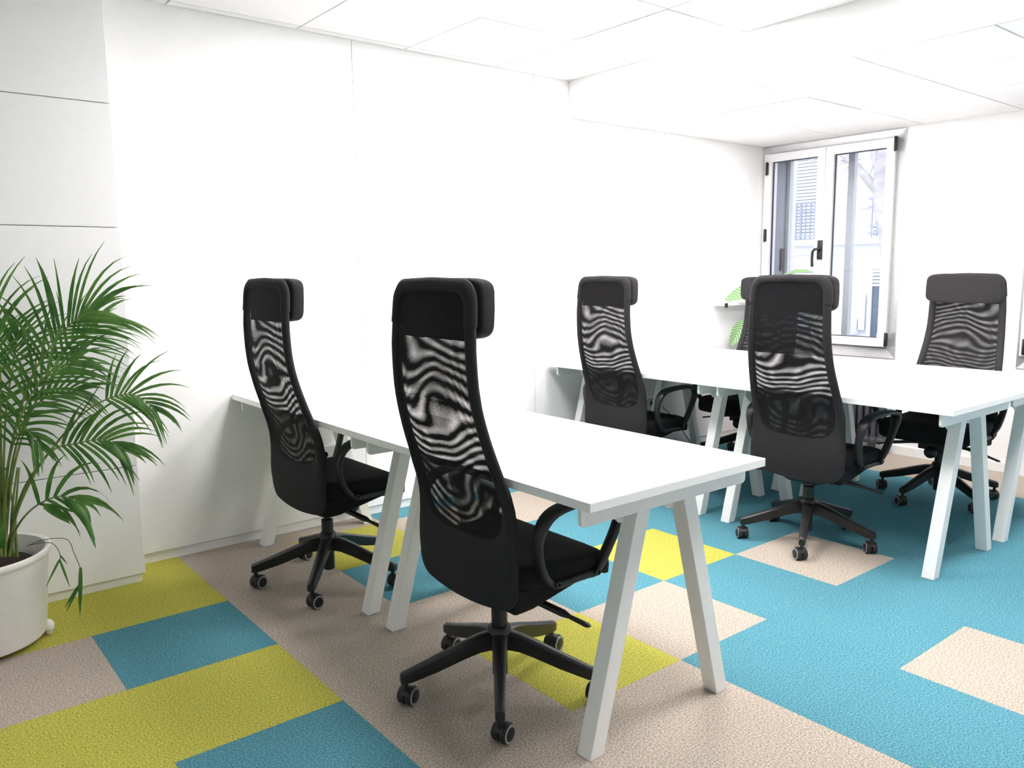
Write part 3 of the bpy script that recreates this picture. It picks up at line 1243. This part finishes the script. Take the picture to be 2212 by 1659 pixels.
def leaflet(parent, base, d, nrm, L, w, droop, mat='palm_leaf'):
    """one lance-shaped leaflet bent by its weight, folded along the middle"""
    n = 6
    d = d.normalized()
    side = d.cross(nrm)
    if side.length < 1e-4:
        side = Vector((1, 0, 0))
    side.normalize()
    vs = []
    q = base.copy()
    step = L / n
    dirn = d.copy()
    for i in range(n + 1):
        u = i / n
        ww = w * (sin(pi * min(1, 0.12 + u * 0.88) ** 0.75) ** 0.8 if i < n else 0.02)
        ww = max(ww, 0.0006)
        s = side * ww
        up = nrm * ww * 0.35
        vs += [q - s + up, q, q + s + up]
        dirn = (dirn + Vector((0, 0, -droop * (0.4 + u)))).normalized()
        q = q + dirn * step
    fs = []
    for i in range(n):
        for k in range(2):
            fs.append((i * 3 + k, i * 3 + k + 1, i * 3 + 4 + k, i * 3 + 3 + k))
    if NLEAF[0] < 296:
        m = MB()
        m.add(vs, fs)
        m.build('leaflet', mat, parent, 80)
        NLEAF[0] += 1
    else:
        rest.add(vs, fs)


def frond(pts, offs, n_leaf, L, start=0.35, w=0.010, droop=0.10, mat='palm_leaf', spread=0.9, rad=0.005, up_bias=0.12):
    P = [at(x, y, o) for (x, y), o in zip(pts, offs)]
    C = cat(P, 6)
    m = MB()
    n = len(C)
    m.tube(C, [rad * (1 - 0.75 * i / n) for i in range(n)], 6)
    fr = m.build('frond', 'palm_stem', palm, 60)
    tot = len(C) - 1
    toward = -_pd
    for k in range(n_leaf):
        u = start + (1 - start) * k / max(1, n_leaf - 1)
        f = u * tot
        i = min(int(f), tot - 1)
        base = C[i].lerp(C[i + 1], f - i)
        t = (C[min(i + 2, tot)] - C[max(i - 1, 0)]).normalized()
        # two ranks of leaflets either side of the rib; the rib lies roughly in the picture plane, its blade tilts to the viewer
        bl = (t.cross(toward)).normalized()
        if bl.z < 0:
            bl = -bl
        rel = (u - start) / (1 - start)
        ll = L * 1.12 * (0.55 + 0.75 * sin(pi * min(1, 0.25 + rel * 0.62))) * random.uniform(0.85, 1.1)
        if rel > 0.93:
            ll *= 0.7
        for s in (1, -1):
            side = bl * s * spread + toward * (0.35 if s < 0 else -0.15) + Vector((0, 0, up_bias))
            d = t * (0.55 + 0.6 * rel) + side * (0.95 - 0.45 * rel)
            d += Vector((random.uniform(-.08, .08), random.uniform(-.08, .08), random.uniform(-.06, .06)))
            nr = (t.cross(d)).normalized()
            nr = (nr + toward * 0.5).normalized()
            leaflet(fr, base, d, nr, ll, w * random.uniform(0.8, 1.15), droop * random.uniform(1.1, 2.0), mat)
    return fr


# fronds traced over the picture: (rib points), depth offsets
FR = [
    ([(8, 1195), (18, 1000), (62, 830), (112, 745), (165, 690), (205, 672)], [0, 0, -.02, -.03, -.05, -.06], 17, .20, .52, .0060, .12, 'palm_leaf'),
    ([(10, 1195), (30, 1010), (85, 850), (150, 745), (205, 705)], [0, .02, .04, .06, .07], 14, .17, .5, .0056, .12, 'palm_leaf'),
    ([(14, 1195), (50, 1060), (120, 960), (178, 895), (232, 862), (288, 852), (335, 885)], [0, -.02, -.05, -.08, -.1, -.12, -.12], 13, .15, .66, .0060, .13, 'palm_leaf'),
    ([(14, 1195), (45, 1085), (105, 980), (165, 958), (225, 950), (262, 968)], [0, -.03, -.07, -.1, -.13, -.15], 13, .15, .5, .0066, .14, 'palm_leaf'),
    ([(16, 1198), (36, 1140), (75, 1095), (128, 1072), (172, 1085)], [0, -.05, -.1, -.15, -.18], 7, .15, .55, .0085, .22, 'palm_leaf'),
    ([(6, 1195), (2, 960), (0, 800), (-12, 730), (-30, 670)], [0, .02, .03, .03, .02], 12, .19, .5, .0060, .10, 'palm_leaf'),
    ([(10, 1195), (25, 1010), (60, 900), (115, 850), (175, 842)], [0, .03, .06, .09, .10], 13, .15, .45, .0060, .14, 'palm_leaf'),
    ([(5, 1195), (12, 1060), (28, 960), (55, 930), (88, 965)], [0, -.05, -.1, -.14, -.18], 11, .11, .5, .0056, .20, 'palm_leaf'),
    ([(10, 1195), (15, 1020), (45, 900), (95, 815), (160, 780)], [0, -.02, -.05, -.07, -.08], 13, .17, .45, .0062, .13, 'palm_leaf'),
    ([(4, 1195), (-8, 1030), (-30, 900), (-70, 800), (-130, 740)], [0, -.02, -.05, -.08, -.1], 13, .18, .45, .0062, .13, 'palm_leaf'),
    ([(4, 1195), (-20, 1060), (-70, 960), (-140, 900), (-220, 900)], [0, .02, .04, .06, .06], 13, .17, .45, .0062, .14, 'palm_leaf'),
    ([(7, 1195), (8, 1010), (14, 880), (30, 780), (40, 720)], [0, .04, .07, .1, .12], 13, .17, .45, .0060, .12, 'palm_leaf'),
]
for pts, offs, n, L, st, w, dr, mt in FR:
    frond(pts, offs, n, L, st, w, dr, mt)
# spear leaf not yet open
m = MB()
C = cat([at(150, 930, -.06), at(192, 868, -.06), at(228, 812, -.06)], 6)
m.tube(C, [0.003 * (1 - 0.9 * i / len(C)) + 0.0004 for i in range(len(C))], 6)
m.build('spear_leaf', 'palm_leaf', palm, 60)
# bare stems from the soil
for k in range(7):
    x = -14 + 8.5 * k
    m = MB()
    C = cat([at(x, 1203, random.uniform(-.05, .05)), at(x + random.uniform(-8, 12), 1120, 0), at(x + random.uniform(-10, 30), 1010, random.uniform(-.05, .05))], 4)
    m.tube(C, [0.0055 - 0.003 * i / len(C) for i in range(len(C))], 6)
    m.build('stem', 'palm_stem', palm, 60)
# a browned leaf and two wilted, hanging ones
f0 = [o for o in palm.children if o.name.startswith('frond')][4]
bm_ = 'leaf_brown'
b0 = at(96, 1093, -.18)
leaflet(f0, b0, at(152, 1125, -.2) - b0, -_pd, 0.105, 0.012, 0.05, bm_)
b0 = at(100, 1090, -.18)
leaflet(f0, b0, at(168, 1102, -.2) - b0, -_pd, 0.10, 0.007, 0.05, bm_)
b0 = at(4, 1185, -.10)
leaflet(f0, b0, at(0, 1105, -.12) - b0, -_pd, 0.11, 0.012, 0.02, bm_)
for path in ([(60, 1178), (105, 1172), (122, 1182), (130, 1200), (128, 1215)], [(58, 1180), (95, 1166), (144, 1165), (160, 1195), (174, 1228)]):
    m = MB()
    C = cat([at(x, y, -.17) for x, y in path], 5)
    m.tube(C, 0.0012, 5)
    fr = m.build('wilted_stem', 'leaf_wilted', palm, 60)
for a, b, w in (((129, 1208), (97, 1268), .004), ((129, 1210), (152, 1268), .004), ((130, 1200), (146, 1218), .003), ((174, 1226), (172, 1330), .007), ((172, 1262), (138, 1312), .005), ((172, 1262), (142, 1320), .005)):
    p0, p1 = at(*a, -.17), at(*b, -.17)
    leaflet(fr, p0, p1 - p0, -_pd, (p1 - p0).length, w, 0.03, 'leaf_wilted')
if rest.v:
    o = rest.build('leaflet_mass', 'palm_leaf', palm, 80)
    o['kind'] = 'stuff'

# ------------------------------------------------------------------ window corner: shelf and striped-leaf plant
m = MB()
sb = on_y((1566, 649), 0.550)
m.box(sb.x, 4.52, 0.550, WALL_Y, 1.040, 1.058)
sh = empty('wall_shelf', (0, 0, 0))
m.build('shelf_board', 'desk_white', sh, bevel=0.001)
for x in (sb.x + 0.011, 4.509):
    m = MB()
    m.box(x - 0.0125, x + 0.0125, 0.538, 0.551, 1.026, 1.060)
    m.build('shelf_end_cap', 'black_metal', sh)
tag(sh, 'narrow white shelf with black end caps on the panelled wall near the window', 'shelf')
cp = empty('potted_calathea', (4.36, 0.602, 1.058))
tag(cp, 'small plant with striped pale green leaves on the wall shelf near the window', 'potted plant')
m = MB()
m.lathe([(0.02, 0), (0.036, 0), (0.039, 0.008), (0.047, 0.10), (0.050, 0.105), (0.046, 0.108), (0.043, 0.10), (0.02, 0.098)], n=28)
m.build('pot', 'pot_white', cp, 40)
m = MB()
m.lathe([(0.044, 0.096), (0.03, 0.102), (0.004, 0.101)], n=20)
m.build('soil', 'soil', cp, 60)


def cal_leaf(tip, base, wid, nrm, sagz):
    o0 = Vector(cp.location)
    b, t = Vector(base) - o0, Vector(tip) - o0
    m = MB()
    root = Vector((random.uniform(-.02, .02), random.uniform(-.02, .02), 0.095))
    C = cat([root, root.lerp(b, 0.5) + Vector((0, 0, 0.07)), b], 5)
    m.tube(C, 0.0025, 6)
    st = m.build('leaf_stalk', 'palm_stem', cp, 60)
    d = t - b
    L = d.length
    d.normalize()
    nr = (Vector(nrm) - d * Vector(nrm).dot(d)).normalized()
    s = d.cross(nr)
    m = MB()
    vs, uv = [], []
    n, w = 14, 8
    for i in range(n + 1):
        u = i / n
        hw = wid * (sin(pi * u ** 0.8) ** 0.75 if 0 < i < n else 0.01)
        for k in range(w + 1):
            v = -1 + 2 * k / w
            q = b + d * (L * u) + s * (hw * v) + nr * (hw * 0.30 * abs(v)) + Vector((0, 0, sagz * sin(pi * u)))
            vs.append(q)
            uv.append((v, u))
    fs = []
    for i in range(n):
        for k in range(w):
            a = i * (w + 1) + k
            fs.append((a, a + 1, a + w + 2, a + w + 1))
    m.add(vs, fs)
    o = m.build('leaf', 'striped_leaf', cp, 80)
    add_uv(o, uv)


tc = Vector((-0.8, -0.6, 0.15))
cal_leaf(on_x((1566, 648), 4.10), on_x((1640, 628), 4.22), 0.058, (-0.6, -0.6, 0.5), 0.012)
cal_leaf(on_x((1758, 588), 4.30), on_x((1672, 606), 4.30), 0.052, (-0.25, -0.35, 0.9), 0.02)
cal_leaf(on_x((1577, 748), 4.12), on_x((1612, 690), 4.24), 0.055, tc, 0.0)
cal_leaf(on_x((1800, 672), 4.25), on_x((1752, 700), 4.28), 0.030, (-0.3, -0.4, 0.8), 0.01)
cal_leaf(on_x((1700, 660), 4.25), on_x((1660, 640), 4.32), 0.045, tc, 0.01)
cal_leaf(on_x((1660, 720), 4.15), on_x((1650, 655), 4.28), 0.050, tc, 0.01)

# ------------------------------------------------------------------ radiator below the window
rad = empty('radiator', (WIN_X - 0.10, 0.05, 0))
tag(rad, 'dark grey column radiator below the window', 'radiator')
y = 0.46
while y > -0.46:
    m = MB()
    yy = y - 0.05
    z0, z1 = 0.07, 0.60
    m.tube([(0.03, yy, z0 + 0.03), (0.03, yy, z1 - 0.03)], 0.012, 8)
    m.tube([(-0.03, yy, z0 + 0.03), (-0.03, yy, z1 - 0.03)], 0.016, 8)
    m.lathe([(0.016, -0.05), (0.024, -0.045), (0.024, 0.045), (0.016, 0.05)], (0, yy, z1 - 0.03), 12, 0, 'x')
    m.lathe([(0.016, -0.05), (0.024, -0.045), (0.024, 0.045), (0.016, 0.05)], (0, yy, z0 + 0.03), 12, 0, 'x')
    m.lathe([(0.014, -0.026), (0.014, 0.026)], (0, yy, z1 - 0.03), 10, 0, 'y')
    m.lathe([(0.014, -0.026), (0.014, 0.026)], (0, yy, z0 + 0.03), 10, 0, 'y')
    m.build('radiator_column', 'radiator_grey', rad, 50)
    y -= 0.05
for yy in (0.36, -0.42):
    m = MB()
    m.box(-0.035, 0.035, yy - 0.012, yy + 0.012, 0.0, 0.095)
    m.build('foot', 'radiator_grey', rad, bevel=0.003)

# ------------------------------------------------------------------ wall sockets and a cable
for (px, lab) in (((712, 978), 'white wall socket block with red outlet under the single desk row'), ((1408, 868), 'white wall socket block with red outlet under the double desk row')):
    c = on_y(px, WALL_Y)
    t = empty('wall_socket', (c.x, WALL_Y, c.z))
    m = MB()
    m.box(-0.09, 0.09, -0.032, 0.0, -0.042, 0.042)
    m.build('socket_box', 'socket_white', t, bevel=0.004)
    for k, mt in enumerate(('socket_white', 'socket_red')):
        m = MB()
        m.lathe([(0.020, -0.032), (0.022, -0.0345), (0.018, -0.0345), (0.017, -0.030), (0.002, -0.030)], (-0.042 + 0.084 * k, 0, 0), 20, 0, 'y')
        m.build('outlet', mt, t, 40)
    tag(t, lab, 'socket', 'wall sockets under the desks')
m = MB()
c0 = on_y((1408, 868), WALL_Y)
C = cat([Vector((c0.x + 0.05, WALL_Y - 0.034, c0.z - 0.02)), Vector((c0.x + 0.12, 0.56, 0.26)), Vector((c0.x + 0.22, 0.50, 0.10)), Vector((c0.x + 0.28, 0.46, 0.006)), Vector((c0.x + 0.36, 0.40, 0.006)), Vector((c0.x + 0.30, 0.30, 0.006))], 6)
m.tube(C, 0.004, 6)
tag(m.build('power_cable', 'cable_grey', None, 60), 'thin grey cable hanging from the wall socket under the double desk row', 'cable')

# ------------------------------------------------------------------ outside: facade across the street, tree, street
FX = 17.5
GZ = -0.55


def fp(px, x=FX):
    q = on_x(px, x)
    return q


m = MB()
m.box(WIN_X + 0.35, FX + 0.2, -16, 32, GZ - 0.2, GZ)
struct(m.build('ground_outside', 'pavement'), 'pale street outside the window')
bld = empty('facade_building', (FX, 8, GZ))


def bpart(m, name, mat, parent=bld, bevel=0):
    m.v = [(q[0] - FX, q[1] - 8, q[2] - GZ) for q in m.v]
    return m.build(name, mat, parent, bevel=bevel)


m = MB()
m.box(FX, FX + 0.3, -16, 32, GZ, 13.0)
bpart(m, 'facade_wall', 'facade')
# string course, balcony slab
zb0 = fp((1800, 530)).z
zb1 = fp((1800, 517)).z
m = MB()
m.box(FX - 0.35, FX, -16, 32, zb0, zb1)
bpart(m, 'string_course', 'facade_band')
m = MB()
m.box(FX - 0.15, FX, -16, 32, zb0 - 0.22, zb0)
bpart(m, 'string_course', 'facade_band')


def railing(ya, yb, z0, z1, xo, step=0.13):
    r = None
    m = MB()
    m.box(xo - 0.03, xo + 0.03, ya, yb, z1 - 0.05, z1)
    m.box(xo - 0.02, xo + 0.02, ya, yb, z0 + 0.08, z0 + 0.11)
    m.box(xo - 0.02, xo + 0.02, ya, yb, z1 - 0.22, z1 - 0.19)
    r = bpart(m, 'balcony_railing', 'facade_rail')
    k = 0
    y = ya
    while y < yb:
        m = MB()
        w = 0.012 if k % 3 else 0.022
        m.box(xo - w, xo + w, y - w, y + w, z0, z1 - 0.03)
        m.v = [(q[0] - FX, q[1] - 8, q[2] - GZ) for q in m.v]
        m.build('baluster', 'facade_rail', r)
        y += step
        k += 1


ra = fp((1778, 440)).y
rb_ = fp((1700, 440)).y
rz = fp((1750, 438)).z
railing(ra, rb_, zb1, rz, FX - 0.32)
railing(fp((1925, 430)).y, fp((1893, 430)).y, zb1, fp((1900, 428)).z, FX - 0.32)


def opening(p0, p1, shut):
    """a window with rolled shutter: p0 top-left pixel, p1 bottom-right pixel"""
    a, b = fp(p0), fp(p1)
    z1 = fp((p0[0], p0[1])).z
    z0 = fp((p1[0], p1[1])).z
    m = MB()
    frame_y0, frame_y1 = min(a.y, b.y), max(a.y, b.y)
    m.box(FX - 0.06, FX + 0.02, frame_y0 - 0.10, frame_y1 + 0.10, z1, z1 + 0.16)
    m.box(FX - 0.06, FX + 0.02, frame_y0 - 0.10, frame_y0, z0, z1)
    m.box(FX - 0.06, FX + 0.02, frame_y1, frame_y1 + 0.10, z0, z1)
    w = bpart(m, 'window', 'facade_band')
    m = MB()
    m.box(FX - 0.02, FX + 0.01, frame_y0, frame_y1, z0, z1)
    m.v = [(q[0] - FX, q[1] - 8, q[2] - GZ) for q in m.v]
    m.build('pane', 'facade_glass', w)
    zz = z1
    zs_ = z1 - (z1 - z0) * shut
    m = MB()
    while zz > zs_:
        m.box(FX - 0.045, FX - 0.02, frame_y0, frame_y1, zz - 0.07, zz - 0.01)
        zz -= 0.08
    if m.v:
        m.v = [(q[0] - FX, q[1] - 8, q[2] - GZ) for q in m.v]
        m.build('roller_shutter', 'shutter', w)


opening((1718, 300), (1790, 512), 1.0)
opening((1898, 300), (1960, 512), 1.0)
opening((1888, 582), (1925, 740), 0.22)
opening((1705, 582), (1772, 740), 0.75)
opening((1560, 582), (1640, 740), 0.6)
opening((2215, 582), (2300, 740), 0.6)
opening((2215, 300), (2300, 512), 0.8)
tag(bld, 'pale apartment facade with balcony railing and shuttered windows across the street', 'building')


def ac_unit(p0, p1, depth, lab, fan=True):
    a, b = fp(p0), fp(p1)
    yc = (a.y + b.y) / 2
    wy = abs(a.y - b.y)
    z0, z1 = b.z, a.z
    t = empty('air_conditioner', (FX, yc, z0))
    m = MB()
    m.box(-depth, 0, -wy / 2, wy / 2, 0, z1 - z0)
    m.build('casing', 'appliance_white', t, bevel=0.02)
    r = min(wy, z1 - z0) * 0.36
    m = MB()
    for q in (1.0, 0.75, 0.5, 0.25):
        m.lathe([(r * q, -depth - 0.012), (r * q, -depth + 0.002), (r * q - 0.02, -depth + 0.002), (r * q - 0.02, -depth - 0.012)], (0, wy * 0.1, (z1 - z0) / 2), 20, 0, 'x', True)
    m.build('fan_grille', 'shutter', t, 40)
    tag(t, lab, 'air conditioner', 'air conditioners on the facade')


ac_unit((1846, 402), (1884, 450), 0.4, 'large white air conditioner mounted high on the facade')
ac_unit((1868, 462), (1892, 488), 0.35, 'small white air conditioner mounted under the larger one on the facade')
ac_unit((1800, 684), (1856, 722), 0.5, 'white air conditioner low on the facade beside the doorway')
# rainwater pipe
m = MB()
a, b = fp((1868, 634)), fp((1868, 712))
m.tube([(FX - 0.1, a.y, b.z), (FX - 0.1, a.y, a.z)], 0.075, 10)
tag(m.build('rain_pipe', 'appliance_white', None, 50), 'short white upright pipe on the facade beside the doorway', 'pipe')
# ground-level railing by the doorway
TX = 11.5
tree = empty('street_tree', (TX, fp((1897, 560), TX).y, GZ))
m = MB()
t0 = Vector(tree.location)


def tp(x, y):
    return fp((x, y), TX) - t0


def limb(pts, r0, r1, name):
    m = MB()
    C = cat([tp(*q) for q in pts], 6)
    n = len(C)
    m.tube(C, [r0 + (r1 - r0) * i / (n - 1) for i in range(n)], 10)
    return m.build(name, 'bark', tree, 60)


m = MB()
C = cat([Vector((0, 0, 0))] + [tp(*q) for q in ((1930, 690), (1928, 600), (1922, 520), (1908, 440), (1906, 380), (1912, 330), (1920, 250))], 6)
n = len(C)
m.tube(C, [0.19 - 0.09 * i / (n - 1) for i in range(n)], 10)
m.build('trunk', 'bark', tree, 60)
limb([(1910, 432), (1892, 408), (1868, 380), (1842, 352), (1800, 318), (1760, 290), (1700, 250)], 0.085, 0.035, 'branch')
limb([(1908, 382), (1896, 350), (1888, 320), (1880, 270), (1850, 200)], 0.09, 0.05, 'branch')
limb([(1912, 420), (1940, 380), (1990, 330), (2050, 290)], 0.07, 0.03, 'branch')
rn = random.Random(5)
for k in range(26):
    x, y = rn.uniform(1700, 1900), rn.uniform(295, 350)
    P = [(x, y)]
    dx, dy = rn.uniform(-26, 26), rn.uniform(-6, 18)
    for i in range(3):
        P.append((P[-1][0] + dx * rn.uniform(.6, 1.3), P[-1][1] + dy * rn.uniform(.2, 1.3)))
    limb(P, 0.012, 0.005, 'twig')
tag(tree, 'bare forked street tree outside the window', 'tree')
